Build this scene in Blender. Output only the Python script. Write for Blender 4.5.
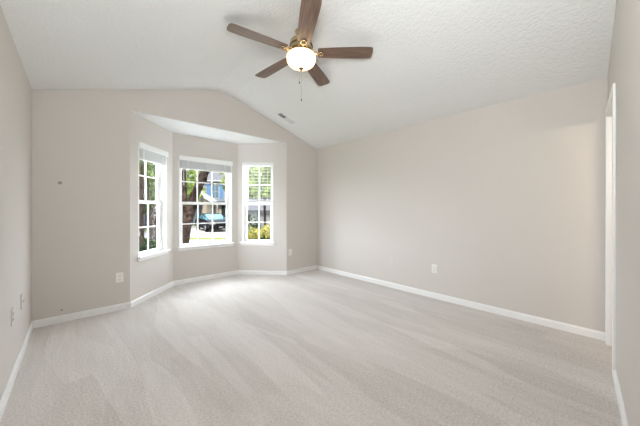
import bpy, bmesh, math, random
from mathutils import Vector, Matrix
R = math.radians
random.seed(7)
S = bpy.context.scene
for o in list(bpy.data.objects): bpy.data.objects.remove(o)

# ------------------------------------------------------------------ camera, world, light, exposure
# room frame: x along the window wall, y towards the window wall, camera at (0,0,1.2)
YAW = math.atan(282/262)
cd = bpy.data.cameras.new('camera'); cam = bpy.data.objects.new('camera', cd); S.collection.objects.link(cam)
cd.sensor_width = 36; cd.lens = 36*262/640; cd.shift_y = -4/640; cd.clip_start = 0.01; cd.clip_end = 500
cam.location = (0, 0, 1.2); cam.rotation_euler = (R(90), 0, YAW - R(90))
S.camera = cam

S.view_settings.view_transform = 'Standard'; S.view_settings.look = 'None'
S.view_settings.gamma = 1; S.view_settings.use_curve_mapping = False
S.view_settings.exposure = 0.14
S.cycles.max_bounces = 14; S.cycles.diffuse_bounces = 10; S.cycles.transparent_max_bounces = 16
S.cycles.sample_clamp_indirect = 15; S.cycles.use_denoising = True

w = bpy.data.worlds.new('sky'); S.world = w; w.use_nodes = True
wb = w.node_tree.nodes['Background']
OUT = 0.50                                      # outdoor brightness balance
wb.inputs[0].default_value = (0.90, 0.96, 1.06, 1); wb.inputs[1].default_value = 9.0/OUT

sd = bpy.data.lights.new('sun', 'SUN'); sun = bpy.data.objects.new('sun', sd); S.collection.objects.link(sun)
sd.energy = 14.0/OUT; sd.angle = R(1.0); sd.color = (1, 0.96, 0.88)
sun.rotation_euler = (R(42), 0, R(-28))        # shines towards the house across the street

def area(name, loc, target, sx, sy, power, color, portal=False):
    d = bpy.data.lights.new(name, 'AREA'); d.shape = 'RECTANGLE'; d.size = sx; d.size_y = sy
    d.energy = power; d.color = color
    o = bpy.data.objects.new(name, d); S.collection.objects.link(o); o.location = loc
    o.rotation_euler = (Vector(target)-Vector(loc)).to_track_quat('-Z', 'Y').to_euler()
    if portal: d.cycles.is_portal = True
    return o
# the lamp of the side room, shining out through the open doorway onto the long wall
area('side_room_lamp', (1.75, -1.25, 2.03), (3.5, 0.5, 1.5), 1.1, 0.10, 17, (1, 0.84, 0.66))

# added fill lamp beside the camera, aimed at the ceiling to brighten the room
area('added_bounce_fill', (0.15, 0.2, 1.75), (1.15, 0.95, 2.9), 0.5, 0.5, 40, (0.93, 0.975, 1.0))

# ------------------------------------------------------------------ materials
def mat(name, col, rough=0.6, metal=0.0, noise=None, bump=None, spec=0.5, transl=0.0):
    """noise=(scale, amount) varies the own colour, bump=(scale, strength, distance)"""
    m = bpy.data.materials.new(name); m.use_nodes = True
    nt = m.node_tree; b = nt.nodes['Principled BSDF']
    b.inputs['Base Color'].default_value = (*col, 1); b.inputs['Roughness'].default_value = rough
    b.inputs['Metallic'].default_value = metal; b.inputs['Specular IOR Level'].default_value = spec
    tc = nt.nodes.new('ShaderNodeTexCoord')
    if noise:
        n = nt.nodes.new('ShaderNodeTexNoise'); n.inputs['Scale'].default_value = noise[0]; n.inputs['Detail'].default_value = 3
        nt.links.new(tc.outputs['Object'], n.inputs['Vector'])
        r = nt.nodes.new('ShaderNodeValToRGB'); a = noise[1]
        r.color_ramp.elements[0].position = .3; r.color_ramp.elements[1].position = .7
        r.color_ramp.elements[0].color = (*[c*(1-a) for c in col], 1); r.color_ramp.elements[1].color = (*[min(1, c*(1+a)) for c in col], 1)
        nt.links.new(n.outputs['Fac'], r.inputs[0]); nt.links.new(r.outputs[0], b.inputs['Base Color'])
    if bump:
        n = nt.nodes.new('ShaderNodeTexNoise'); n.inputs['Scale'].default_value = bump[0]; n.inputs['Detail'].default_value = 4
        nt.links.new(tc.outputs['Object'], n.inputs['Vector'])
        bp = nt.nodes.new('ShaderNodeBump'); bp.inputs['Strength'].default_value = bump[1]; bp.inputs['Distance'].default_value = bump[2]
        nt.links.new(n.outputs['Fac'], bp.inputs['Height']); nt.links.new(bp.outputs[0], b.inputs['Normal'])
    if transl:
        t = nt.nodes.new('ShaderNodeBsdfTranslucent'); mx = nt.nodes.new('ShaderNodeMixShader'); mx.inputs[0].default_value = transl
        t.inputs[0].default_value = (*col, 1)
        if noise: nt.links.new(r.outputs[0], t.inputs[0])
        nt.links.new(b.outputs[0], mx.inputs[1]); nt.links.new(t.outputs[0], mx.inputs[2])
        nt.links.new(mx.outputs[0], nt.nodes['Material Output'].inputs[0])
    return m

M = {}
M['wall'] = mat('greige_wall_paint', (0.64, 0.605, 0.567), 0.75, bump=(260, .12, .002), spec=.25)
M['white'] = mat('white_trim_paint', (0.86, 0.86, 0.85), 0.35)
M['vinyl'] = mat('white_vinyl', (0.88, 0.88, 0.88), 0.4)
M['blind'] = mat('white_blind', (0.84, 0.85, 0.84), 0.45)
M['blind_stack'] = mat('stacked_blind_slats', (0.84, 0.85, 0.85), 0.55)
M['plate'] = mat('outlet_plastic', (0.85, 0.83, 0.79), 0.4)
M['plate_dark'] = mat('slot_dark', (0.05, 0.045, 0.04), 0.6)
M['plate_wall'] = mat('painted_plate', (0.66, 0.63, 0.595), 0.5)
M['brass'] = mat('antique_brass', (0.60, 0.47, 0.28), 0.25, metal=1.0)
M['brass_dark'] = mat('dark_brass', (0.20, 0.13, 0.06), 0.35, metal=1.0)
M['vent_dark'] = mat('duct_dark', (0.02, 0.02, 0.02), 0.8)
M['vent'] = mat('white_enamel', (0.78, 0.78, 0.77), 0.4)

def glass():
    m = bpy.data.materials.new('window_glass'); m.use_nodes = True; nt = m.node_tree; nt.nodes.clear()
    out = nt.nodes.new('ShaderNodeOutputMaterial'); t = nt.nodes.new('ShaderNodeBsdfTransparent'); t.inputs[0].default_value = (.96, .975, .97, 1)
    g = nt.nodes.new('ShaderNodeBsdfGlossy'); g.inputs['Roughness'].default_value = 0.0
    mx = nt.nodes.new('ShaderNodeMixShader'); fr = nt.nodes.new('ShaderNodeFresnel'); fr.inputs[0].default_value = 1.45
    nt.links.new(fr.outputs[0], mx.inputs[0]); nt.links.new(t.outputs[0], mx.inputs[1]); nt.links.new(g.outputs[0], mx.inputs[2])
    nt.links.new(mx.outputs[0], out.inputs[0]); return m
M['glass'] = glass()

def ceiling_mat():
    m = mat('textured_ceiling', (0.79, 0.795, 0.79), 0.85, spec=.2); nt = m.node_tree; b = nt.nodes['Principled BSDF']
    tc = [n for n in nt.nodes if n.type == 'TEX_COORD'][0]
    n1 = nt.nodes.new('ShaderNodeTexNoise'); n1.inputs['Scale'].default_value = 55; n1.inputs['Detail'].default_value = 5; n1.inputs['Roughness'].default_value = .6
    v = nt.nodes.new('ShaderNodeTexVoronoi'); v.inputs['Scale'].default_value = 38
    nt.links.new(tc.outputs['Object'], n1.inputs['Vector']); nt.links.new(tc.outputs['Object'], v.inputs['Vector'])
    ad = nt.nodes.new('ShaderNodeMath'); ad.operation = 'SUBTRACT'
    nt.links.new(n1.outputs['Fac'], ad.inputs[0]); nt.links.new(v.outputs['Distance'], ad.inputs[1])
    bp = nt.nodes.new('ShaderNodeBump'); bp.inputs['Strength'].default_value = .55; bp.inputs['Distance'].default_value = .008
    nt.links.new(ad.outputs[0], bp.inputs['Height']); nt.links.new(bp.outputs[0], b.inputs['Normal'])
    return m
M['ceiling'] = ceiling_mat()

def carpet_mat():
    m = mat('cut_pile_carpet', (0.6, 0.56, 0.52), 0.95, spec=.1); nt = m.node_tree; b = nt.nodes['Principled BSDF']; L = nt.links.new
    tc = [n for n in nt.nodes if n.type == 'TEX_COORD'][0]
    # vacuum strokes: long overlapping patches of pile brushed one way or the other
    def strokes(rot, sx, sy, seed):
        nz = nt.nodes.new('ShaderNodeTexNoise'); nz.inputs['Scale'].default_value = .9; nz.inputs['Detail'].default_value = 2; L(tc.outputs['Object'], nz.inputs['Vector'])
        ad = nt.nodes.new('ShaderNodeVectorMath'); ad.operation = 'MULTIPLY_ADD'; ad.inputs[1].default_value = (.12, .12, 0)
        L(nz.outputs['Color'], ad.inputs[0]); L(tc.outputs['Object'], ad.inputs[2])
        mp = nt.nodes.new('ShaderNodeMapping'); mp.inputs['Rotation'].default_value = (0, 0, R(rot)); mp.inputs['Scale'].default_value = (sx, sy, 1); mp.inputs['Location'].default_value = (seed, seed*.7, 0)
        L(ad.outputs[0], mp.inputs[0])
        v = nt.nodes.new('ShaderNodeTexVoronoi'); v.inputs['Scale'].default_value = 1; v.feature = 'F1'; L(mp.outputs[0], v.inputs['Vector'])
        sp = nt.nodes.new('ShaderNodeSeparateColor'); L(v.outputs['Color'], sp.inputs[0]); return sp.outputs[0]
    s1 = strokes(12, 4.2, .75, 3.1); s2 = strokes(-38, 4.6, .9, 8.4)
    mp2 = nt.nodes.new('ShaderNodeMapping'); mp2.inputs['Rotation'].default_value = (0, 0, R(-12)); mp2.inputs['Scale'].default_value = (9, 1.0, 1); L(tc.outputs['Object'], mp2.inputs[0])
    st = nt.nodes.new('ShaderNodeTexNoise'); st.inputs['Scale'].default_value = 2.2; st.inputs['Detail'].default_value = 3; L(mp2.outputs[0], st.inputs['Vector'])
    fz = nt.nodes.new('ShaderNodeTexNoise'); fz.inputs['Scale'].default_value = 75; fz.inputs['Detail'].default_value = 3; L(tc.outputs['Object'], fz.inputs['Vector'])
    def mul(a, k):
        n = nt.nodes.new('ShaderNodeMath'); n.operation = 'MULTIPLY'; L(a, n.inputs[0]); n.inputs[1].default_value = k; return n.outputs[0]
    def add(a, c):
        n = nt.nodes.new('ShaderNodeMath'); n.operation = 'ADD'; L(a, n.inputs[0]); L(c, n.inputs[1]); return n.outputs[0]
    h = add(add(add(mul(s1, .18), mul(s2, .13)), mul(st.outputs['Fac'], .26)), mul(fz.outputs['Fac'], .85))
    r = nt.nodes.new('ShaderNodeValToRGB'); r.color_ramp.elements[0].position = .42; r.color_ramp.elements[1].position = .98
    r.color_ramp.elements[0].color = (0.52, 0.48, 0.448, 1); r.color_ramp.elements[1].color = (0.78, 0.742, 0.715, 1)
    L(h, r.inputs[0]); L(r.outputs[0], b.inputs['Base Color'])
    bp = nt.nodes.new('ShaderNodeBump'); bp.inputs['Strength'].default_value = .7; bp.inputs['Distance'].default_value = .012
    L(fz.outputs['Fac'], bp.inputs['Height']); L(bp.outputs[0], b.inputs['Normal'])
    b.inputs['Sheen Weight'].default_value = .15
    return m
M['carpet'] = carpet_mat()

def wood_mat():
    m = mat('walnut_blade', (0.2, 0.1, 0.06), 0.38); nt = m.node_tree; b = nt.nodes['Principled BSDF']; L = nt.links.new
    b.inputs['Coat Weight'].default_value = .6; b.inputs['Coat Roughness'].default_value = .25
    tc = [n for n in nt.nodes if n.type == 'TEX_COORD'][0]
    mp = nt.nodes.new('ShaderNodeMapping'); mp.inputs['Scale'].default_value = (1.5, 22, 4); L(tc.outputs['Object'], mp.inputs[0])
    n = nt.nodes.new('ShaderNodeTexNoise'); n.inputs['Scale'].default_value = 3; n.inputs['Detail'].default_value = 5; L(mp.outputs[0], n.inputs['Vector'])
    r = nt.nodes.new('ShaderNodeValToRGB'); r.color_ramp.elements[0].position = .35; r.color_ramp.elements[1].position = .7
    r.color_ramp.elements[0].color = (0.085, 0.042, 0.027, 1); r.color_ramp.elements[1].color = (0.21, 0.115, 0.07, 1)
    L(n.outputs['Fac'], r.inputs[0]); L(r.outputs[0], b.inputs['Base Color'])
    return m
M['wood'] = wood_mat()

def globe_mat():
    m = bpy.data.materials.new('lit_frosted_glass'); m.use_nodes = True; nt = m.node_tree
    b = nt.nodes['Principled BSDF']; b.inputs['Base Color'].default_value = (.95, .85, .68, 1); b.inputs['Roughness'].default_value = .3
    lw = nt.nodes.new('ShaderNodeLayerWeight'); lw.inputs[0].default_value = .35
    r = nt.nodes.new('ShaderNodeValToRGB')
    r.color_ramp.elements[0].color = (1, .80, .52, 1); r.color_ramp.elements[1].color = (1, .52, .22, 1)
    nt.links.new(lw.outputs['Facing'], r.inputs[0]); nt.links.new(r.outputs[0], b.inputs['Emission Color'])
    b.inputs['Emission Strength'].default_value = GLOBE
    return m
GLOBE = 2.4
M['globe'] = globe_mat()

# outdoor materials
def omat(name, col, *a, **k):
    k.setdefault('spec', 0.0); return mat(name, tuple(c*OUT for c in col), *a, **k)
M['lawn'] = omat('lawn', (0.105, 0.125, 0.04), 0.9, noise=(3, .35))
M['drive'] = omat('concrete_drive', (0.20, 0.19, 0.17), 0.9, noise=(2, .1))
M['street'] = omat('asphalt', (0.10, 0.10, 0.105), 0.9, noise=(4, .2))
M['mulch'] = omat('mulch', (0.03, 0.018, 0.012), 0.95, noise=(12, .5))
M['bark'] = omat('bark', (0.019, 0.013, 0.0105), 0.95, noise=(7, .95), bump=(14, .9, .04))
M['leaf_light'] = omat('pale_green_leaves', (0.13, 0.165, 0.045), 0.6, noise=(1.6, .5), transl=.4)  # the palest yellow-green leaf colour
M['leaf_mid'] = omat('green_leaves', (0.065, 0.095, 0.024), 0.6, noise=(1.6, .5), transl=.4)
M['leaf_dark'] = omat('dark_leaves', (0.014, 0.026, 0.010), 0.6, noise=(2, .5), transl=.3)
M['leaf_gold'] = omat('yellow_green_leaves', (0.30, 0.27, 0.07), 0.6, noise=(5, .5), transl=.4)
M['siding_blue'] = omat('pale_blue_siding', (0.10, 0.115, 0.13), 0.8, noise=(4, .08))
M['siding_cream'] = omat('cream_siding', (0.17, 0.145, 0.115), 0.8, noise=(4, .08))
M['shutter'] = omat('blue_shutter', (0.045, 0.085, 0.15), 0.7)
M['shutter_dark'] = omat('dark_shutter', (0.008, 0.012, 0.014), 0.7)
M['roof'] = omat('pale_grey_shingles', (0.050, 0.050, 0.054), 0.9, noise=(9, .2))
M['garage'] = omat('grey_garage_door', (0.085, 0.088, 0.088), 0.7)
M['ext_white'] = omat('exterior_white', (0.17, 0.17, 0.17), 0.7)
M['ext_glass'] = omat('far_window_glass', (0.035, 0.06, 0.075), 0.1)
M['car_paint'] = omat('black_car_paint', (0.004, 0.004, 0.005), 0.5, spec=.01)
M['car_glass'] = omat('car_glass', (0.035, 0.085, 0.11), 0.15, spec=.04)
M['tyre'] = omat('rubber', (0.003, 0.003, 0.003), 0.9)
M['alloy'] = omat('alloy_wheel', (0.10, 0.10, 0.11), 0.5)
M['lens'] = omat('headlight_lens', (0.10, 0.10, 0.10), 0.15)

# ------------------------------------------------------------------ helpers
def link(o, parent=None):
    S.collection.objects.link(o)
    if parent: o.parent = parent
    return o
def obj(name, bm, m, parent=None, smooth=False, loc=None):
    me = bpy.data.meshes.new(name); bm.normal_update(); bm.to_mesh(me); bm.free()
    if smooth:
        for p in me.polygons: p.use_smooth = True
    for x in (m if isinstance(m, (list, tuple)) else [m]): me.materials.append(x)
    o = bpy.data.objects.new(name, me); link(o, parent)
    if loc: o.location = loc
    return o
def tag(o, label, cat, group=None, kind=None):
    o['label'] = label; o['category'] = cat
    if group: o['group'] = group
    if kind: o['kind'] = kind
    return o
def struct(name, bm, m, parent=None, **k):
    o = obj(name, bm, m, parent, **k)
    if not parent: o['kind'] = 'structure'
    return o
def empty(name, loc=(0, 0, 0), rz=0.0):
    o = bpy.data.objects.new(name, None); link(o); o.location = loc; o.rotation_euler = (0, 0, rz); o.empty_display_size = .1
    return o
def box(bm, x0, x1, y0, y1, z0, z1, mtx=None, bev=0.0, seg=2, mi=0):
    vs = [bm.verts.new((x, y, z)) for x in (x0, x1) for y in (y0, y1) for z in (z0, z1)]
    if mtx:
        for v in vs: v.co = mtx @ v.co
    fs = [bm.faces.new([vs[i] for i in f]) for f in ((0, 1, 3, 2), (4, 6, 7, 5), (0, 4, 5, 1), (2, 3, 7, 6), (0, 2, 6, 4), (1, 5, 7, 3))]
    for f in fs: f.material_index = mi
    if bev:
        es = list({e for f in fs for e in f.edges}); bmesh.ops.bevel(bm, geom=es, offset=bev, segments=seg, affect='EDGES', profile=.5)
def prism(bm, pts, d, axis='y', base=0.0, mi=0):
    """polygon pts (a,b) extruded from base to base+d along axis"""
    def mk(a, b, c): return {'y': (a, c, b), 'x': (c, a, b), 'z': (a, b, c)}[axis]
    A = [bm.verts.new(mk(a, b, base)) for a, b in pts]; B = [bm.verts.new(mk(a, b, base+d)) for a, b in pts]
    n = len(pts); fs = [bm.faces.new(A), bm.faces.new(B[::-1])]
    for i in range(n): fs.append(bm.faces.new((A[i], B[i], B[(i+1) % n], A[(i+1) % n])))
    for f in fs: f.material_index = mi
    bmesh.ops.recalc_face_normals(bm, faces=fs)
    return fs
def lathe(bm, prof, n=32, c=(0, 0), mtx=None):
    rings = []
    for r, z in prof:
        if r < 1e-5: rings.append([bm.verts.new((c[0], c[1], z))])
        else: rings.append([bm.verts.new((c[0]+r*math.cos(2*math.pi*i/n), c[1]+r*math.sin(2*math.pi*i/n), z)) for i in range(n)])
    for a, b in zip(rings, rings[1:]):
        for i in range(n):
            j = (i+1) % n
            if len(a) == 1 and len(b) == 1: continue
            if len(a) == 1: bm.faces.new((a[0], b[i], b[j]))
            elif len(b) == 1: bm.faces.new((a[i], a[j], b[0]))
            else: bm.faces.new((a[i], a[j], b[j], b[i]))
    if mtx:
        for r in rings:
            for v in r: v.co = mtx @ v.co
    bmesh.ops.recalc_face_normals(bm, faces=bm.faces[:])
def tube(bm, pts, rad, n=8):
    pts = [Vector(p) for p in pts]
    if not isinstance(rad, (list, tuple)): rad = [rad]*len(pts)
    rings = []
    for i, p in enumerate(pts):
        d = (pts[min(i+1, len(pts)-1)] - pts[max(i-1, 0)]).normalized()
        a = d.cross(Vector((0, 0, 1)) if abs(d.z) < .9 else Vector((1, 0, 0))).normalized(); b = d.cross(a)
        rings.append([bm.verts.new(p + rad[i]*(math.cos(2*math.pi*k/n)*a + math.sin(2*math.pi*k/n)*b)) for k in range(n)])
    for r0, r1 in zip(rings, rings[1:]):
        for k in range(n): bm.faces.new((r0[k], r0[(k+1) % n], r1[(k+1) % n], r1[k]))
    bm.faces.new(rings[0][::-1]); bm.faces.new(rings[-1])
def frame_mtx(A, B):
    """local x runs along the wall from A to B, local y points out of the room (left of A->B), z up"""
    d = Vector((B[0]-A[0], B[1]-A[1], 0)); L = d.length; d.normalize()
    n = Vector((-d.y, d.x, 0))
    return Matrix(((d.x, n.x, 0, A[0]), (d.y, n.y, 0, A[1]), (0, 0, 1, 0), (0, 0, 0, 1))), L

# ------------------------------------------------------------------ room dimensions
XL, XR, YB = -0.330, 3.53, 3.90
HW, HR = 2.405, 2.95                      # side wall height, flat ridge height
RX0, RX1 = 1.44, 1.75                     # flat strip of the vault
BO1, B1, B2, BO2 = (0.475, YB), (1.098, 4.565), (2.172, 4.565), (2.795, YB)
HB = 2.40                                 # bay soffit
T = 0.14                                  # wall thickness
N0, N1 = (3.53, -0.035), (XL, -0.197)     # near wall, room face
WINZ0, WINZ1 = 0.595, 2.05
def ceil_z(x):
    if x < RX0: return HW + (x-XL)*(HR-HW)/(RX0-XL)
    if x > RX1: return HW + (XR-x)*(HR-HW)/(XR-RX1)
    return HR
TOP = 3.15

# floor (room + bay + door threshold), with its grid for nothing but flatness
bm = bmesh.new()
prism(bm, [(XL-T, -0.5), (XR+T, -0.5), (XR+T, YB+.02), (BO2[0]+.05, YB+.02), (B2[0]+.06, B2[1]+T), (B1[0]-.06, B1[1]+T), (BO1[0]-.05, YB+.02), (XL-T, YB+.02)], .12, 'z', -.12)
struct('floor', bm, M['carpet'])
bm = bmesh.new(); box(bm, 0.9, XR+T, -2.4, -0.5, -.12, 0)
struct('floor_side_room', bm, M['carpet'])

# side walls
bm = bmesh.new(); box(bm, XL-T, XL, -0.4, YB+T, 0, HW+.05); struct('wall_left', bm, M['wall'])
bm = bmesh.new(); box(bm, XR, XR+T, -2.4, YB+T, 0, HW+.05); struct('wall_right', bm, M['wall'])

# back wall: gable outline around the bay opening, rounded drywall corners at the opening
def gable(y0, x0=XL-T, x1=XR+T): return [(x0, ceil_z(XL)), (RX0, HR+.0), (RX1, HR+.0), (x1, ceil_z(XR))]
bm = bmesh.new()
e = .02
prism(bm, [(XL-T, 0), (BO1[0], 0), (BO1[0], HB), (XL-T, HB)], T, 'y', YB)
prism(bm, [(BO2[0], 0), (XR+T, 0), (XR+T, HB), (BO2[0], HB)], T, 'y', YB)
prism(bm, [(XL-T, HB), (XR+T, HB), (XR+T, HW+e), (RX1, HR+e), (RX0, HR+e), (XL-T, HW+e)], T, 'y', YB)
bmesh.ops.remove_doubles(bm, verts=bm.verts[:], dist=1e-4)
inner = []
for f in bm.faces:
    pass
struct('wall_back', bm, M['wall'])

# bay walls with window openings
WIN = {}
def bay_wall(name, A, B, o0, o1, trim0=0.0, trim1=0.0):
    mx, L = frame_mtx(A, B)
    bm = bmesh.new()
    z0, z1 = WINZ0-.02, WINZ1+.005
    box(bm, trim0, o0, 0, T, 0, HB, mx); box(bm, o1, L+trim1, 0, T, 0, HB, mx)
    box(bm, o0, o1, 0, T, 0, z0, mx); box(bm, o0, o1, 0, T, z1, HB, mx)
    o = struct(name, bm, M['wall']); WIN[name] = (A, B, mx, L, o0, o1)
    return o
bay_wall('wall_bay_left', BO1, B1, .145, .755)
bay_wall('wall_bay_centre', B1, B2, .088, .965, -.05, .05)
bay_wall('wall_bay_right', B2, BO2, .085, .665)

bm = bmesh.new(); prism(bm, [(BO1[0]-.0, YB+.0015), (BO2[0]+.0, YB+.0015), (B2[0]+.1, B2[1]+T), (B1[0]-.1, B1[1]+T)], .05, 'z', HB-.002)
struct('ceiling_bay', bm, M['ceiling'])

# unseen eave slab over the bay, added to block high sky light
bm = bmesh.new(); prism(bm, [(BO1[0]-.7, YB+T), (BO2[0]+.7, YB+T), (BO2[0]+.7, YB+.5), (B2[0]+.75, B2[1]+T+.85), (B1[0]-.75, B1[1]+T+.85), (BO1[0]-.7, YB+.5)], .06, 'z', HB+.04)
struct('bay_sky_blocker', bm, M['white'])

# vaulted ceiling
bm = bmesh.new()
prof = [(XL-T, ceil_z(XL)), (XL, ceil_z(XL)), (RX0-.06, ceil_z(RX0-.06)), (RX0, HR-.004), (RX0+.05, HR), (RX1-.05, HR), (RX1, HR-.004), (RX1+.06, ceil_z(RX1+.06)), (XR, ceil_z(XR)), (XR+T, ceil_z(XR))]
prism(bm, prof + [(XR+T, TOP), (XL-T, TOP)], YB+T+.4, 'y', -.4)
struct('ceiling', bm, M['ceiling'])

# near wall with the open doorway
mxN, LN = frame_mtx(N0, N1)               # x from the right wall towards the left, y = out of the room? (checked below)
# frame_mtx gives y = left of direction; walking towards -x the left side is -y: out of the room
D0, D1, DZ = 0.085, 0.715, 2.03           # doorway along the wall
bm = bmesh.new()
box(bm, 0, D0, 0, T, 0, HW, mxN); box(bm, D1, LN, 0, T, 0, HW, mxN); box(bm, D0, D1, 0, T, DZ, HW, mxN)
pts = [(0, HW), (0, ceil_z(XR)+e), ((XR-RX1), HR+e), (XR-RX0, HR+e), (LN, HW+e), (LN, HW)]
A_ = [bm.verts.new(mxN @ Vector((a, 0, b))) for a, b in pts]; B_ = [bm.verts.new(mxN @ Vector((a, T, b))) for a, b in pts]
bm.faces.new(A_); bm.faces.new(B_[::-1])
for i in range(len(pts)): bm.faces.new((A_[i], B_[i], B_[(i+1) % len(pts)], A_[(i+1) % len(pts)]))
bmesh.ops.recalc_face_normals(bm, faces=bm.faces[:])
struct('wall_near', bm, M['wall'])

# side room beyond the doorway
bm = bmesh.new(); box(bm, .9, 1.0, -2.4, -.34, 0, 2.45); struct('wall_side_room_left', bm, M['wall'])
bm = bmesh.new(); box(bm, .9, XR+T, -2.5, -2.4, 0, 2.45); struct('wall_side_room_far', bm, M['wall'])
bm = bmesh.new(); box(bm, .9, XR+T, -2.5, -.2, 2.45, 2.55); struct('ceiling_side_room', bm, M['ceiling'])

# door lining: jambs, head, casings on the room side
def casing_profile(w=.06, t=.016): return [(0, 0), (w, 0), (w, t*.7), (w*.85, t), (w*.35, t*.75), (.006, t*.5)]
dr = empty('door_1'); dr['kind'] = 'structure'
bm = bmesh.new(); box(bm, D0, D0+.018, -.003, T+.003, 0, DZ, mxN, .002); obj('door_jamb', bm, M['white'], dr)
bm = bmesh.new(); box(bm, D1-.018, D1, -.003, T+.003, 0, DZ, mxN, .002); obj('door_jamb', bm, M['white'], dr)
bm = bmesh.new(); box(bm, D0, D1, -.003, T+.003, DZ-.018, DZ, mxN, .002); obj('door_head_jamb', bm, M['white'], dr)
CW = .062
bm = bmesh.new(); box(bm, D0-CW+.012, D0+.012, -.016, 0, 0, DZ+CW-.006, mxN, .004); obj('door_casing', bm, M['white'], dr)
bm = bmesh.new(); box(bm, D1-.012, D1+CW-.012, -.016, 0, 0, DZ+CW-.006, mxN, .004); obj('door_casing', bm, M['white'], dr)
bm = bmesh.new(); box(bm, D0+.012, D1-.012, -.016, 0, DZ-.012, DZ+CW-.006, mxN, .004); obj('door_casing', bm, M['white'], dr)

# baseboards
def baseboard(name, A, B, a0=0.0, a1=0.0, h=.075, t=.014):
    """room lies to the right of A->B; profile with a small ogee top"""
    mx, L = frame_mtx(A, B); bm = bmesh.new()
    pr = [(0, 0), (-t, 0), (-t, h*.78), (-t*.75, h*.86), (-t*.35, h*.95), (-t*.3, h), (0, h)]
    P0 = [bm.verts.new(mx @ Vector((a0+(-y)*0, y, z))) for y, z in pr]; P1 = [bm.verts.new(mx @ Vector((L+a1, y, z))) for y, z in pr]
    bm.faces.new(P0); bm.faces.new(P1[::-1])
    for i in range(len(pr)): bm.faces.new((P0[i], P1[i], P1[(i+1) % len(pr)], P0[(i+1) % len(pr)]))
    bmesh.ops.recalc_face_normals(bm, faces=bm.faces[:])
    return struct(name, bm, M['white'])
baseboard('baseboard_left', (XL, -.15), (XL, YB), 0, -.001)
baseboard('baseboard_back_left', (XL, YB), BO1, 0, .006)
baseboard('baseboard_bay_left', BO1, B1, -.006, -.004)
baseboard('baseboard_bay_centre', B1, B2, .004, -.004)
baseboard('baseboard_bay_right', B2, BO2, .004, .006)
baseboard('baseboard_back_right', BO2, (XR, YB), -.006, 0)
baseboard('baseboard_right', (XR, YB), (XR, 0.0), .001, .02)
mx0, _ = frame_mtx(N0, N1); pA = mx0 @ Vector((D1+CW-.012, 0, 0))
baseboard('baseboard_near', (pA.x, pA.y), N1)

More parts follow.
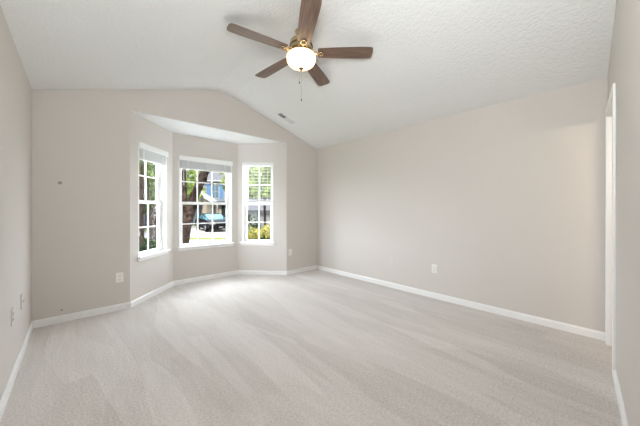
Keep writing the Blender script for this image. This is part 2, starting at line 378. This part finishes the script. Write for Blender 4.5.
# ------------------------------------------------------------------ windows of the bay
def window(idx, key, ncol, label_blind, raised=True):
    A, B, mx, L, o0, o1 = WIN[key]
    z0, z1 = WINZ0, WINZ1
    root = empty('window_%d' % idx); root['kind'] = 'structure'
    # white jamb liner of the opening
    bm = bmesh.new(); j = .014
    box(bm, o0, o0+j, -.001, T, z0, z1, mx, .001); box(bm, o1-j, o1, -.001, T, z0, z1, mx, .001)
    box(bm, o0+j, o1-j, -.001, T, z1-j, z1+.003, mx, .001)
    obj('window_frame', bm, M['vinyl'], root)
    # stool and apron
    bm = bmesh.new(); box(bm, o0-.03, o1+.03, -.048, 0, z0-.024, z0, mx, .005); box(bm, o0+.001, o1-.001, -.002, T-.005, z0-.022, z0-.001, mx)
    box(bm, o0-.018, o1+.018, -.016, 0, z0-.062, z0-.024, mx, .004)
    obj('window_sill', bm, M['white'], root)
    # sashes: the upper one sits further out, the lower one nearer the room
    zm = 1.295
    fr = .058
    for nm, a, b, y0 in (('upper_sash', zm-.02, z1-j, .095), ('lower_sash', z0, zm+.022, .062)):
        bm = bmesh.new(); y1 = y0+.03; x0, x1 = o0+j, o1-j
        box(bm, x0, x0+fr, y0, y1, a, b, mx, .004); box(bm, x1-fr, x1, y0, y1, a, b, mx, .004)
        rb = .040 if nm == 'upper_sash' else .036; rt = .05 if nm == 'upper_sash' else .040
        box(bm, x0+fr, x1-fr, y0, y1, a, a+rb, mx, .004); box(bm, x0+fr, x1-fr, y0, y1, b-rt, b, mx, .004)
        s = obj(nm, bm, M['vinyl'], root)
        gx0, gx1, gz0, gz1 = x0+fr, x1-fr, a+rb, b-rt
        bm = bmesh.new(); mw = .009
        for c in range(1, ncol):
            xc = gx0+(gx1-gx0)*c/ncol; box(bm, xc-mw, xc+mw, y0+.009, y0+.021, gz0, gz1, mx, .002)
        zc = (gz0+gz1)/2; box(bm, gx0, gx1, y0+.008, y0+.022, zc-mw, zc+mw, mx, .002)
        obj('muntin_grid', bm, M['vinyl'], s)
        bm = bmesh.new(); vs = [bm.verts.new(mx @ Vector(p)) for p in ((gx0, y0+.015, gz0), (gx1, y0+.015, gz0), (gx1, y0+.015, gz1), (gx0, y0+.015, gz1))]
        bm.faces.new(vs); obj('glass_pane', bm, M['glass'], s)
    s_ = [c for c in root.children if c.name.startswith('lower_sash')][0]
    bm = bmesh.new(); xc = (o0+o1)/2; box(bm, xc-.03, xc+.03, .050, .062, zm+.006, zm+.020, mx, .003)
    obj('sash_lock', bm, M['vinyl'], s_)
    area('window_portal', mx @ Vector(((o0+o1)/2, T+.02, (z0+z1)/2)), mx @ Vector(((o0+o1)/2, -1, (z0+z1)/2)), o1-o0, z1-z0, 1, (1, 1, 1), True)
    # the blind
    bl = empty('window_blind', tuple(mx @ Vector(((o0+o1)/2, .02, z1))))
    tag(bl, label_blind, 'blind', 'white blinds of the bay windows')
    inv = Matrix.Translation(bl.location).inverted()
    def part(name, bm, m, parent=bl):
        bmesh.ops.transform(bm, matrix=inv, verts=bm.verts[:]); return obj(name, bm, m, parent)
    a, b = o0+.016, o1-.016
    if raised:
        bm = bmesh.new(); box(bm, o0-.004, o1+.004, -.028, -.016, z1-.072, z1+.004, mx, .004)
        box(bm, o0-.004, o0+.004, -.018, .004, z1-.072, z1+.004, mx, .002) ; box(bm, o1-.004, o1+.004, -.018, .004, z1-.072, z1+.004, mx, .002)
        part('valance', bm, M['blind'])
        bm = bmesh.new(); box(bm, a, b, .002, .044, z1-.062, z1-.016, mx, .003); part('headrail', bm, M['blind'])
        bm = bmesh.new()
        for k in range(20):
            z = z1-.072-k*.0058; box(bm, a+.004, b-.004, -.002, .046, z-.0022, z+.0006, mx)
        part('slat_stack', bm, M['blind_stack'])
        bm = bmesh.new(); box(bm, a+.004, b-.004, .0, .044, z1-.206, z1-.190, mx, .003); part('bottom_rail', bm, M['blind'])
        n = 2 if o1-o0 < .7 else 3
        for k in range(n):
            xc = a+(b-a)*(.14+.72*k/(n-1)); bm = bmesh.new(); box(bm, xc-.007, xc+.007, -.0045, -.0025, z1-.206, z1-.064, mx); part('ladder_tape', bm, M['blind'])
        bm = bmesh.new(); xc = a+.05; p0 = mx @ Vector((xc, -.032, z1-.05)); tube(bm, [p0, p0-Vector((0, 0, .42))], .003); part('tilt_wand', bm, M['blind'])
    else:
        bm = bmesh.new(); box(bm, a, b, -.006, .036, z1-.055, z1-.016, mx, .003); part('headrail', bm, M['blind'])
        bm = bmesh.new()
        zb = 1.335; n = 24
        for k in range(n):
            z = z1-.075-k*(z1-.075-zb-.02)/(n-1)
            box(bm, a+.004, b-.004, -.004, .034, z-.0011, z+.0011, mx)
        part('open_slats', bm, M['blind'])
        bm = bmesh.new()
        for k in range(6):
            z = zb-.004+k*.004; box(bm, a+.004, b-.004, -.004, .036, z, z+.0026, mx)
        box(bm, a+.004, b-.004, -.004, .036, zb-.026, zb-.006, mx, .003); part('bottom_rail', bm, M['blind'])
        for k in range(2):
            xc = a+(b-a)*(.16+.68*k); bm = bmesh.new(); box(bm, xc-.0012, xc+.0012, -.0065, -.0045, zb-.02, z1-.03, mx); part('ladder_cord', bm, M['blind'])
    return root
window(1, 'wall_bay_left', 2, 'raised white blind across the top of the left bay window')
window(2, 'wall_bay_centre', 3, 'raised white blind over the widest, middle bay window')
window(3, 'wall_bay_right', 2, 'white blind let down halfway with open slats in right bay window', raised=False)

# ------------------------------------------------------------------ ceiling fan with light
FX, FY, ZB = 1.622, 2.018, 2.735
fan = empty('ceiling_fan', (FX, FY, HR)); tag(fan, 'brass ceiling fan with five dark wooden blades and lit bowl light', 'ceiling fan')
def fpart(name, bm, m, parent=fan, smooth=True): return obj(name, bm, m, parent, smooth)
bm = bmesh.new(); lathe(bm, [(0, 0), (.060, 0), (.062, -.008), (.054, -.022), (.032, -.036), (.016, -.042), (0, -.042)]); fpart('canopy', bm, M['brass'])
bm = bmesh.new(); lathe(bm, [(0, -.035), (.012, -.035), (.012, -.12), (0, -.12)]); fpart('downrod', bm, M['brass_dark'])
zb = ZB-HR
def up(bm): bmesh.ops.translate(bm, vec=(0, 0, .024), verts=bm.verts[:])
bm = bmesh.new(); lathe(bm, [(0, -.062), (.03, -.062), (.045, -.072), (.085, -.084), (.108, -.104), (.112, -.140), (.108, -.175), (.112, -.182), (.108, -.190), (.080, -.205), (.0, -.205)], 40); fpart('motor_housing', bm, M['brass'])
bm = bmesh.new(); lathe(bm, [(.111, -.142), (.1155, -.146), (.1155, -.152), (.111, -.156)], 40); fpart('trim_band', bm, M['brass_dark'])
bm = bmesh.new(); lathe(bm, [(0, -.203), (.070, -.203), (.078, -.212), (.074, -.228), (.086, -.238), (.120, -.246), (.132, -.254), (.128, -.262), (0, -.262)], 40); up(bm); fpart('light_fitter', bm, M['brass'])
# glass bowl
bm = bmesh.new()
pr = [(.128, -.258), (.139, -.268), (.143, -.285), (.141, -.305)]
for k in range(1, 10):
    t = k/9*math.pi/2; pr.append((.141*math.cos(t), -.305-.082*math.sin(t)))
pr[-1] = (0, -.387)
lathe(bm, pr, 48); up(bm); gl = fpart('glass_bowl', bm, M['globe'])
bm = bmesh.new(); lathe(bm, [(0, -.384), (.020, -.386), (.024, -.391), (.016, -.398), (.008, -.402), (.010, -.408), (.006, -.415), (0, -.418)], 20); up(bm); fpart('finial', bm, M['brass_dark'])
for dx, dy, zz in ((-.066, -.066, -.57), (-.058, -.074, -.73)):
    bm = bmesh.new()
    tube(bm, [(dx*1.3, dy*1.4, -.215), (dx*1.6, dy*1.6, -.238), (dx*1.6, dy*1.6, zz)], .0008, 6)
    c = fpart('pull_chain', bm, M['brass'])
    bm = bmesh.new(); lathe(bm, [(0, zz+.004), (.003, zz), (.0055, zz-.008), (.004, zz-.015), (0, zz-.018)], 12, (dx*1.6, dy*1.6)); fpart('chain_pull', bm, M['brass_dark'], c)
BA = [26.5, 95, 169.5, 238, -43]
for i, ang in enumerate(BA):
    rot = Matrix.Rotation(R(ang), 4, 'Z')
    # bracket: arm, scroll ring and plate under the blade
    bm = bmesh.new()
    tube(bm, [(.07, 0, zb+.018), (.11, 0, zb+.002), (.15, 0, zb-.010), (.20, 0, zb-.008)], [.013, .011, .010, .009], 8)
    for sgn in (-1, 1):
        tube(bm, [(.125+.028*math.cos(t*math.pi/6), sgn*(.022+.020*math.sin(t*math.pi/6)), zb-.008) for t in range(12)] + [(.153, sgn*.022, zb-.008)], .005, 6)
    tube(bm, [(.19+.026*math.cos(t*math.pi/6), .026*math.sin(t*math.pi/6), zb-.010) for t in range(13)], .006, 6)
    bmesh.ops.transform(bm, matrix=rot, verts=bm.verts[:])
    br = fpart('blade_bracket', bm, M['brass'])
    # blade: rounded outline, pitched about its own long axis
    r0, r1 = .165, .690
    out = []
    for s in (1, -1):
        seg = [(r0, .054), (r0+.02, .060), (.30, .067), (.45, .073), (.58, .076), (.660, .075), (.685, .071), (.695, .062), (.700, .044), (.703, .020)]
        out += [(x, s*y) for x, y in (seg if s == 1 else seg[::-1])]
    bm = bmesh.new(); th = .0055
    fs = prism(bm, out, th, 'z', 0)
    o = fpart('fan_blade', bm, M['wood'], smooth=False)
    o.matrix_local = rot @ Matrix.Translation((0, 0, zb)) @ Matrix.Rotation(R(-9), 4, 'X')

# ------------------------------------------------------------------ small things on walls and ceiling
def outlet(mx, u, z, label, mat_p, kind='duplex', name='wall_outlet', cat='outlet'):
    root = empty(name, tuple(mx @ Vector((u, 0, z)))); tag(root, label, cat)
    mm = Matrix.Translation(root.location).inverted() @ mx @ Matrix.Translation((u, 0, z))
    bm = bmesh.new(); box(bm, -.036, .036, -.006, 0, -.058, .058, mm, .003); obj('cover_plate', bm, mat_p, root)
    if kind == 'duplex':
        for s in (1, -1):
            bm = bmesh.new(); box(bm, -.017, .017, -.0085, -.005, s*.021-.014, s*.021+.014, mm, .002); f = obj('receptacle', bm, mat_p, root)
            bm = bmesh.new(); box(bm, -.008, -.0055, -.0092, -.008, s*.021-.004, s*.021+.006, mm); box(bm, .0055, .008, -.0092, -.008, s*.021-.004, s*.021+.006, mm)
            box(bm, -.002, .002, -.0092, -.008, s*.021-.010, s*.021-.006, mm); obj('slots', bm, M['plate_dark'], f)
        bm = bmesh.new(); lathe(bm, [(0, .0), (.003, 0), (.003, .0015), (0, .0015)], 10, mtx=mm @ Matrix.Translation((0, -.006, 0)) @ Matrix.Rotation(R(90), 4, 'X')); obj('screw', bm, M['plate'], root)
    else:
        bm = bmesh.new(); lathe(bm, [(0, 0), (.008, 0), (.006, .006), (.0045, .012), (0, .012)], 12, mtx=mm @ Matrix.Translation((0, -.006, 0)) @ Matrix.Rotation(R(90), 4, 'X')); obj('cable_jack', bm, M['plate_wall'], root)
    return root
mB, _ = frame_mtx((XL, YB), (XR, YB)); mR, _ = frame_mtx((XR, YB), (XR, 0)); mL, _ = frame_mtx((XL, 0), (XL, YB))
outlet(mB, .705, .387, 'white wall outlet left of the bay, on the window wall', M['plate'])
outlet(mB, 3.205, .405, 'small wall outlet between the bay and the right corner', M['plate'])
outlet(mR, YB-1.535, .396, 'white wall outlet on the long right wall', M['plate'])
outlet(mR, YB-2.185, .400, 'cover plate painted in the wall colour, on the long right wall', M['plate_wall'], 'cable', 'cable_plate', 'cover plate')
outlet(mL, 2.79, .452, 'wall outlet on left wall, the one nearer the camera', M['plate_wall'])
outlet(mL, 3.22, .448, 'cable plate on left wall, nearer the window corner', M['plate_wall'], 'cable', 'cable_plate', 'cover plate')
M['spackle'] = mat('grey_scuff', (0.36, 0.33, 0.30), 0.9)
for u, z, r, lab in ((.203, 1.478, .017, 'small round grey screw cap at eye height on the window wall'), (.215, .131, .011, 'tiny grey cap just above the baseboard of the window wall')):
    bm = bmesh.new(); lathe(bm, [(0, 0), (r, 0), (r*.9, .003), (r*.5, .005), (0, .0055)], 16, mtx=Matrix.Rotation(R(90), 4, 'X'))
    tag(obj('screw_cap', bm, M['spackle'], loc=(XL+u, YB, z)), lab, 'screw cap')

# ceiling vent on the right slope
vx, vy = 2.55, 3.565
sl = math.atan((HR-HW)/(XR-RX1))
vent = empty('ceiling_vent', (vx, vy, ceil_z(vx))); vent.rotation_euler = (0, sl, 0)
tag(vent, 'white metal air vent in the sloped ceiling by the window wall', 'vent')
bm = bmesh.new(); hl, hw = .165, .066
for a in ((-hl, hl, -hw, -hw+.018), (-hl, hl, hw-.018, hw), (-hl, -hl+.018, -hw+.018, hw-.018), (hl-.018, hl, -hw+.018, hw-.018)): box(bm, *a, -.008, 0, None, .002)
obj('frame', bm, M['vent'], vent)
bm = bmesh.new(); box(bm, -hl+.018, hl-.018, -hw+.018, hw-.018, -.0015, -.0005); obj('duct', bm, M['vent_dark'], vent)
for k in range(26):
    x = -hl+.024+k*(2*hl-.048)/25
    tilt = R(52) if k < 11 else R(-48)
    bm = bmesh.new(); box(bm, -.0006, .0006, -hw+.018, hw-.018, -.0062, .0062, Matrix.Translation((x, 0, -.0075)) @ Matrix.Rotation(tilt, 4, 'Y'))
    obj('louver', bm, M['vent'], vent)

# ------------------------------------------------------------------ outdoors
GZ = -0.54
ca, sa = math.cos(YAW), math.sin(YAW)
def at(px, Z, z=GZ):
    """point at picture column px and depth Z of the surveyed view"""
    X = (px-320)*Z/262
    return Vector((X*sa + Z*ca, -X*ca + Z*sa, z))
bm = bmesh.new(); 
vs = [bm.verts.new(p) for p in ((-60, 4.8, GZ), (60, 4.8, GZ), (60, 120, GZ), (-60, 120, GZ))]; bm.faces.new(vs)
tag(obj('front_lawn', bm, M['lawn']), 'sunlit green lawn outside the bay windows', 'lawn', kind='stuff')
def slab(name, pts, m, z, label, cat, kind='structure'):
    bm = bmesh.new(); prism(bm, pts, .03, 'z', z-.028); o = obj(name, bm, m); o['kind'] = kind; o['label'] = label
    return o
slab('street', [(-60, 17.0), (60, 19.0), (60, 24.5), (-60, 22.5)], M['street'], GZ+.03, 'grey street running past the house', 'street')
p = [at(172, 26), at(245, 26), at(246, 15.6), at(184, 15.6)]
slab('driveway', [(q.x, q.y) for q in p], M['drive'], GZ+.05, 'pale concrete driveway in bright sun', 'driveway')

p = [at(173, 14.4), at(240, 14.4), at(240, 10.4), at(173, 10.4)]
slab('pavement', [(q.x, q.y) for q in p], M['drive'], GZ+.05, 'pale pavement crossing the lawn', 'pavement')

def leaves(bm, c, rx, ry, rz, n, s, rnd, shell=.55):
    for _ in range(n):
        while True:
            v = Vector((rnd.uniform(-1, 1), rnd.uniform(-1, 1), rnd.uniform(-1, 1)))
            if shell < v.length < 1: break
        p = Vector((c[0]+v.x*rx, c[1]+v.y*ry, c[2]+v.z*rz))
        a = Vector((rnd.uniform(-1, 1), rnd.uniform(-1, 1), rnd.uniform(-1, 1))).normalized()
        b = a.cross(Vector((rnd.uniform(-1, 1), rnd.uniform(-1, 1), rnd.uniform(-1, 1)))).normalized()
        q = s*rnd.uniform(.6, 1.3)
        bm.faces.new([bm.verts.new(p+k) for k in (a*q, b*q*.5, -a*q, -b*q*.5)])
def tree(name, base, trunks, crown, label, m_leaf, seed, leaf=.12, cat='tree', group=None):
    """trunks: list of (points, radii) relative to base; crown: list of (offset, radii, count)"""
    rnd = random.Random(seed); root = empty(name, tuple(base)); tag(root, label, cat, group)
    bm = bmesh.new()
    for pts, rad in trunks: tube(bm, pts, rad, 12)
    for v in bm.verts: v.co += Vector((rnd.uniform(-1, 1), rnd.uniform(-1, 1), 0))*.015
    obj('trunk', bm, M['bark'], root, True)
    bm = bmesh.new()
    for c, r, n in crown: leaves(bm, c, r[0], r[1], r[2], n, leaf, rnd)
    if crown: obj('foliage', bm, m_leaf, root)
    return root
# picture-plane directions at a tree: right vector of the survey, used to lean the trunks sideways
RT = Vector((sa, -ca, 0))
def lean(*pr):
    return [tuple(RT*a + Vector((0, 0, z))) for a, z in pr]
# oak in front of the middle window: forked
D = 9.5; k = D/262
b0 = at(185, D)
tree('oak_tree', b0, [(lean((-.03, -.1), (-.02, .4), (.05, 1.1), (.17, 1.9)), [.15, .12, .17, .25]),
                      (lean((.10, 1.7), (-.02, 2.1), (-.07, 2.9), (-.10, 5.5)), [.13, .10, .085, .07]),
                      (lean((.24, 1.8), (.36, 2.25), (.60, 2.8), (1.0, 3.9), (1.8, 5.6)), [.20, .14, .13, .12, .08]),
                      (lean((.50, 2.6), (.72, 2.75), (.9, 3.2), (1.0, 4.2)), [.08, .07, .06, .04])],
     [((-.4, 1.2, 5.6), (2.4, 2.4, 1.5), 1500), ((.1, .2, 3.1), (.35, .35, .8), 45)],
     'thick forked dark-barked tree outside the middle bay window', M['leaf_mid'], 3, .10)
D = 7.0; b0 = at(153.5, D)
tree('oak_tree', b0, [(lean((.02, -.1), (.0, .5), (-.02, 1.1), (-.03, 1.45), (.12, 1.85), (.40, 2.5), (.62, 5.2)), [.08, .065, .085, .105, .09, .08, .05]),
                      (lean((-.04, 1.4), (-.12, 1.9), (-.18, 2.6), (-.3, 5)), [.05, .025, .02, .015])],
     [((-.5, 1.8, 5.0), (1.8, 1.8, 1.2), 900)],
     'dark tree trunk at the right of the left bay window', M['leaf_mid'], 4, .10)
D = 8.2; b0 = at(141.5, D)
tree('oak_tree', b0, [(lean((0, -.1), (.02, 1.0), (-.02, 2.0), (.06, 3.0), (.1, 5.0)), [.08, .045, .055, .06, .05])], [((0, 1.5, 5.6), (1.6, 1.6, 1.0), 600)],
     'slimmer brown trunk at the left edge of the left bay window', M['leaf_mid'], 5, .10)
D = 8.6; b0 = at(264.5, D)
tree('slender_tree', b0, [(lean((0, -.1), (.02, 1.2), (0, 2.2), (.04, 3.2), (.1, 4.6)), [.042, .034, .032, .028, .02]),
                      (lean((0, 2.2), (-.3, 2.8), (-.6, 3.5)), [.025, .02, .012]), (lean((.02, 2.6), (.3, 3.1), (.5, 3.8)), [.022, .018, .012])],
     [((0, 0, 3.1), (1.25, 1.25, 1.0), 1100)],
     'slender young tree with bright green leaves outside the right bay window', M['leaf_light'], 6, .07)
# shrubs
def shrub(px, Z, r, h, m, label, seed, leaf=.05, n=1300, grp=None):
    rnd = random.Random(seed); b = at(px, Z); root = empty('shrub', tuple(b)); tag(root, label, 'shrub', grp)
    bm = bmesh.new()
    for k in range(6):
        a = k*math.pi/3+.3; tube(bm, [(0, 0, -.02), (math.cos(a)*r*.3, math.sin(a)*r*.3, h*.45), (math.cos(a)*r*.6, math.sin(a)*r*.6, h*.8)], [.014, .011, .006], 6)
    obj('stem', bm, M['bark'], root)
    bm = bmesh.new(); leaves(bm, (0, 0, h*.55), r, r, h*.5, n, leaf, rnd, .3); obj('foliage', bm, m, root)
for px, Z, r, h, m, lab, sd_ in ((250.5, 7.4, .36, 1.18, 'leaf_gold', 'yellow-green shrub seen low at the left of the right bay window', 11), (259, 7.2, .36, 1.15, 'leaf_gold', 'yellow-green shrub in the middle of the right bay window', 12),
        (269, 7.5, .38, 1.25, 'leaf_gold', 'yellow-green shrub seen at the right of the right bay window', 13),
        (252.5, 5.9, .33, 1.02, 'leaf_dark', 'low dark green shrub under the right bay window, left of its pair', 14), (266, 5.9, .36, 1.08, 'leaf_dark', 'low dark green shrub under the right bay window, right of its pair', 15),
        (250, 11, .5, 1.45, 'leaf_dark', 'rounded dark green shrub beyond the yellow ones', 16),
        (143, 4.9+.6, .38, 1.10, 'leaf_dark', 'dark green shrub under the left bay window, the left one', 17), (153.5, 5.9, .28, 1.0, 'leaf_mid', 'green shrub under the left bay window beside the trunk', 18)):
    shrub(px, Z, r, h, M[m], lab, sd_)

# trees beyond, closing the view
bgs = [(60, 19, 3.0, 4.6, 'leaf_mid'), (105, 22, 3.0, 5.0, 'leaf_light'), (136, 20, 2.6, 4.2, 'leaf_mid'), (147, 24, 3.2, 5.2, 'leaf_light'), (160, 22, 3.0, 4.9, 'leaf_light'), (166, 40, 3.4, 6.2, 'leaf_light'), (184, 46, 3.0, 6.0, 'leaf_light'),
       (251, 29, 3.0, 4.6, 'leaf_light'), (255, 22, 2.8, 4.3, 'leaf_light'), (266, 26, 3.2, 4.8, 'leaf_light'), (279, 22, 2.8, 4.2, 'leaf_mid'), (272, 42, 4.2, 6.8, 'leaf_light')]
names = ['standing farthest to the left beyond the lawn', 'standing left of the tree in the left bay window', 'at far left of the left bay window', 'behind the trunks of the left bay window', 'at right of the left bay window', 'between the left and middle bay windows', 'behind the forked trunk',
         'at left of the right bay window', 'left of centre in the right bay window', 'right of centre in the right bay window', 'at the right edge of the right bay window', 'farthest off through the right bay window']
for i, ((px, Z, r, h, m), nm) in enumerate(zip(bgs, names)):
    b = at(px, Z)
    tree('garden_tree', b, [([(0, 0, -.1), (.1, 0, h*.5), (.2, .1, h)], [.16, .12, .06])],
         [((0, 0, h), (r, r, r*.85), 1300), ((r*.3, -r*.3, h*.62), (r*.8, r*.8, r*.5), 500)], 'leafy green tree ' + nm, M[m], 30+i, .24, group='trees across the street')

# house across the street
hz_ = at(214, 34); hd = Vector((ca, sa, 0))       # faces the survey point
house = empty('house', (hz_.x, hz_.y, GZ), YAW - R(90) + R(4)); tag(house, 'pale blue two-storey house with blue shutters across the street', 'house')
# local x = right as seen from the bay, local y = away, z up from the ground
def hp(name, m, parent=house, bm=None, boxes=()):
    bm = bm or bmesh.new()
    for b in boxes: box(bm, *b)
    return obj(name, bm, m, parent)
hp('upper_wall', M['siding_blue'], boxes=[(-4.5, 3.4, 0, 7, 2.7, 5.45)])
hp('lower_wall', M['siding_cream'], boxes=[(-4.5, 3.4, 0, 7, 0, 2.7)])
bm = bmesh.new(); prism(bm, [(-.45, 5.35), (-.45, 5.5), (3.5, 7.3), (7.45, 5.5), (7.45, 5.35)], 8.7, 'x', -4.9); hp('roof', M['roof'], bm=bm)
bm = bmesh.new(); box(bm, -4.6, 3.5, -.5, -.44, 5.28, 5.46); hp('gutter', M['ext_white'], bm=bm)
bm = bmesh.new()
for k in range(15): box(bm, -4.5, 3.4, -.012, 0, 2.75+k*.18, 2.755+k*.18+.15)
hp('siding_boards', M['siding_blue'], bm=bm)
for x in (-3.0, .15):
    bm = bmesh.new()
    for bb in ((x-.52, x+.52, 3.1, 3.18), (x-.52, x+.52, 4.78, 4.86), (x-.52, x-.45, 3.18, 4.78), (x+.45, x+.52, 3.18, 4.78), (x-.45, x+.45, 3.95, 4.01), (x-.02, x+.02, 3.18, 4.78)):
        box(bm, bb[0], bb[1], -.06, 0, bb[2], bb[3])
    f = hp('window', M['ext_white'], bm=bm)
    hp('pane', M['ext_glass'], f, boxes=[(x-.45, x+.45, -.03, -.015, 3.18, 4.78)])
    for s in (-1, 1):
        xs = x+s*.80; bm = bmesh.new(); box(bm, xs-.24, xs+.24, -.05, -.012, 3.08, 4.88)
        for k in range(10): box(bm, xs-.19, xs+.19, -.06, -.05, 3.18+k*.165, 3.28+k*.165)
        hp('shutter', M['shutter'], bm=bm)
# garage wing to the front left
bm = bmesh.new(); prism(bm, [(-5.2, 0), (.2, 0), (.2, 2.75), (-2.5, 4.45), (-5.2, 2.75)], 3.2, 'y', -3.2); hp('garage_wing', M['siding_cream'], bm=bm)
bm = bmesh.new()
for a, b in (((-5.6, 2.55), (-2.5, 4.5)), ((.6, 2.55), (-2.5, 4.5))):
    prism(bm, [a, (a[0], a[1]+.16), (b[0], b[1]+.16), b], 3.5, 'y', -3.35)
hp('garage_roof', M['ext_white'], bm=bm)
bm = bmesh.new(); box(bm, -4.7, -.3, -3.24, -3.2, 0, 2.45)
for k in range(4):
    for j in range(6): box(bm, -4.6+j*.72, -4.0+j*.72, -3.26, -3.24, .08+k*.6, .56+k*.6)
hp('garage_door', M['garage'], bm=bm)
# ground floor window with dark shutters at the right
x = 1.9
bm = bmesh.new()
for bb in ((x-.45, x+.45, .7, .78), (x-.45, x+.45, 2.2, 2.28), (x-.45, x-.38, .78, 2.2), (x+.38, x+.45, .78, 2.2), (x-.38, x+.38, 1.46, 1.52)): box(bm, bb[0], bb[1], -.06, 0, bb[2], bb[3])
f = hp('window', M['ext_white'], bm=bm); hp('pane', M['ext_glass'], f, boxes=[(x-.38, x+.38, -.03, -.01, .78, 2.2)])
for s in (-1, 1): hp('shutter', M['shutter_dark'], boxes=[(x+s*.7-.24, x+s*.7+.24, -.06, 0, .62, 2.35)])
hp('porch_post', M['ext_white'], boxes=[(.55, .68, -.75, -.6, 0, 2.6)]); hp('porch_post', M['ext_white'], boxes=[(3.15, 3.3, -.75, -.6, 0, 2.6)])
hp('porch_roof', M['roof'], boxes=[(.3, 3.5, -.8, 0, 2.6, 2.75)])

# second house far left, and a low garage roof through the right window
def small_house(px, Z, w_, h_, d_, wall_m, label, rz=0, shed=False):
    p = at(px, Z); r = empty('house', (p.x, p.y, GZ), YAW-R(90)+rz); tag(r, label, 'house')
    bm = bmesh.new(); box(bm, -w_/2, w_/2, 0, d_, 0, h_); obj('wall', bm, M[wall_m], r)
    bm = bmesh.new(); prism(bm, [(-.4, h_-.05), (d_/2, h_+d_*.26), (d_+.4, h_-.05)], w_+.8, 'x', -w_/2-.4); obj('roof', bm, M['roof'], r)
    if shed:
        bm = bmesh.new(); box(bm, -.45, .45, -.04, 0, 0, 1.5)
        for k in range(5): box(bm, -.43+k*.175, -.27+k*.175, -.055, -.04, .05, 1.45)
        obj('door', bm, M['garage'], r); return
    for x in (-w_*.28, w_*.22):
        bm = bmesh.new()
        for bb in ((x-.45, x+.45, .9, .98), (x-.45, x+.45, 2.0, 2.08), (x-.45, x-.38, .98, 2.0), (x+.38, x+.45, .98, 2.0)): box(bm, bb[0], bb[1], -.05, 0, bb[2], bb[3])
        f = obj('window', bm, M['ext_white'], r); bm = bmesh.new(); box(bm, x-.38, x+.38, -.03, -.01, .98, 2.0); obj('pane', bm, M['ext_glass'], f)
small_house(143, 26, 7, 2.5, 6, 'siding_blue', 'pale house glimpsed between the trunks of the left bay window')
small_house(264, 17, 2.8, 1.70, 3, 'ext_white', 'low white outbuilding with grey roof beyond the right bay window', shed=True)

# parked dark car
p0 = at(206.5, 19.2); h_ = (RT*1.75 - Vector((ca, sa, 0))*2.25).normalized()
car = empty('parked_car', (0, 0, 0)); tag(car, 'dark saloon car parked on the driveway across the street', 'car')
yawc = math.atan2(h_.y, h_.x)
cc = p0 - h_*1.35 - Vector((-h_.y, h_.x, 0))*(-.0) 
side = Vector((h_.y, -h_.x, 0))                    # car's right side
if side.dot(RT) > 0: side = -side
cc = p0 - h_*1.35 - side*.80
car.location = (cc.x, cc.y, GZ+.05); car.rotation_euler = (0, 0, yawc); car.scale = (.95, .95, .93)
body = [(-2.25, .34), (-2.28, .62), (-2.15, .92), (-1.55, 1.0), (-.85, 1.02), (.75, .98), (1.45, .90), (2.05, .76), (2.25, .62), (2.25, .34), (1.9, .24), (-1.9, .24)]
bm = bmesh.new(); prism(bm, body, 1.76, 'y', -.88); bmesh.ops.bevel(bm, geom=bm.edges[:], offset=.05, segments=2, affect='EDGES'); obj('body', bm, M['car_paint'], car, False)
bm = bmesh.new()
lo = [(-1.75, .99), (-.95, 1.40), (.15, 1.42), (1.05, .96)]
A_ = [bm.verts.new((x, -(.80 if z < 1.2 else .60), z)) for x, z in lo]; B_ = [bm.verts.new((x, (.80 if z < 1.2 else .60), z)) for x, z in lo]
bm.faces.new(A_); bm.faces.new(B_[::-1])
for i in range(4): bm.faces.new((A_[i], B_[i], B_[(i+1) % 4], A_[(i+1) % 4]))
bmesh.ops.recalc_face_normals(bm, faces=bm.faces[:]); obj('cabin_glass', bm, M['car_glass'], car)
bm = bmesh.new(); box(bm, -.98, .2, -.63, .63, 1.385, 1.435, None, .02)
for s in (-1, 1):
    for (xa, za), (xb, zb_) in (((-1.75, .99), (-.95, 1.40)), ((.15, 1.42), (1.05, .96)), ((-.35, 1.0), (-.38, 1.4))):
        tube(bm, [(xa, s*.805, za), (xb, s*.61, zb_)], .032, 6)
obj('roof', bm, M['car_paint'], car)
for x in (-1.35, 1.35):
    for s in (-1, 1):
        mt = Matrix.Translation((x, s*.80, .32)) @ Matrix.Rotation(R(90), 4, 'X')
        bm = bmesh.new(); lathe(bm, [(0, -.11), (.26, -.11), (.32, -.09), (.325, 0), (.32, .09), (.26, .11), (0, .11)], 24, mtx=mt); wh = obj('wheel', bm, M['tyre'], car, True)
        bm = bmesh.new(); mt2 = Matrix.Translation((x, s*.915, .32)) @ Matrix.Rotation(R(90), 4, 'X'); lathe(bm, [(0, -.012), (.19, -.012), (.20, 0), (.19, .012), (0, .012)], 20, mtx=mt2); obj('rim', bm, M['alloy'], wh, True)
for s in (-1, 1):
    bm = bmesh.new(); box(bm, 2.19, 2.27, s*.62-.20, s*.62+.20, .60, .74, None, .02); obj('headlight', bm, M['lens'], car)
bm = bmesh.new(); box(bm, 2.235, 2.265, -.36, .36, .46, .66, None, .01); obj('grille', bm, M['tyre'], car)
bm = bmesh.new(); box(bm, 2.262, 2.272, -.15, .15, .36, .45); obj('number_plate', bm, M['lens'], car)
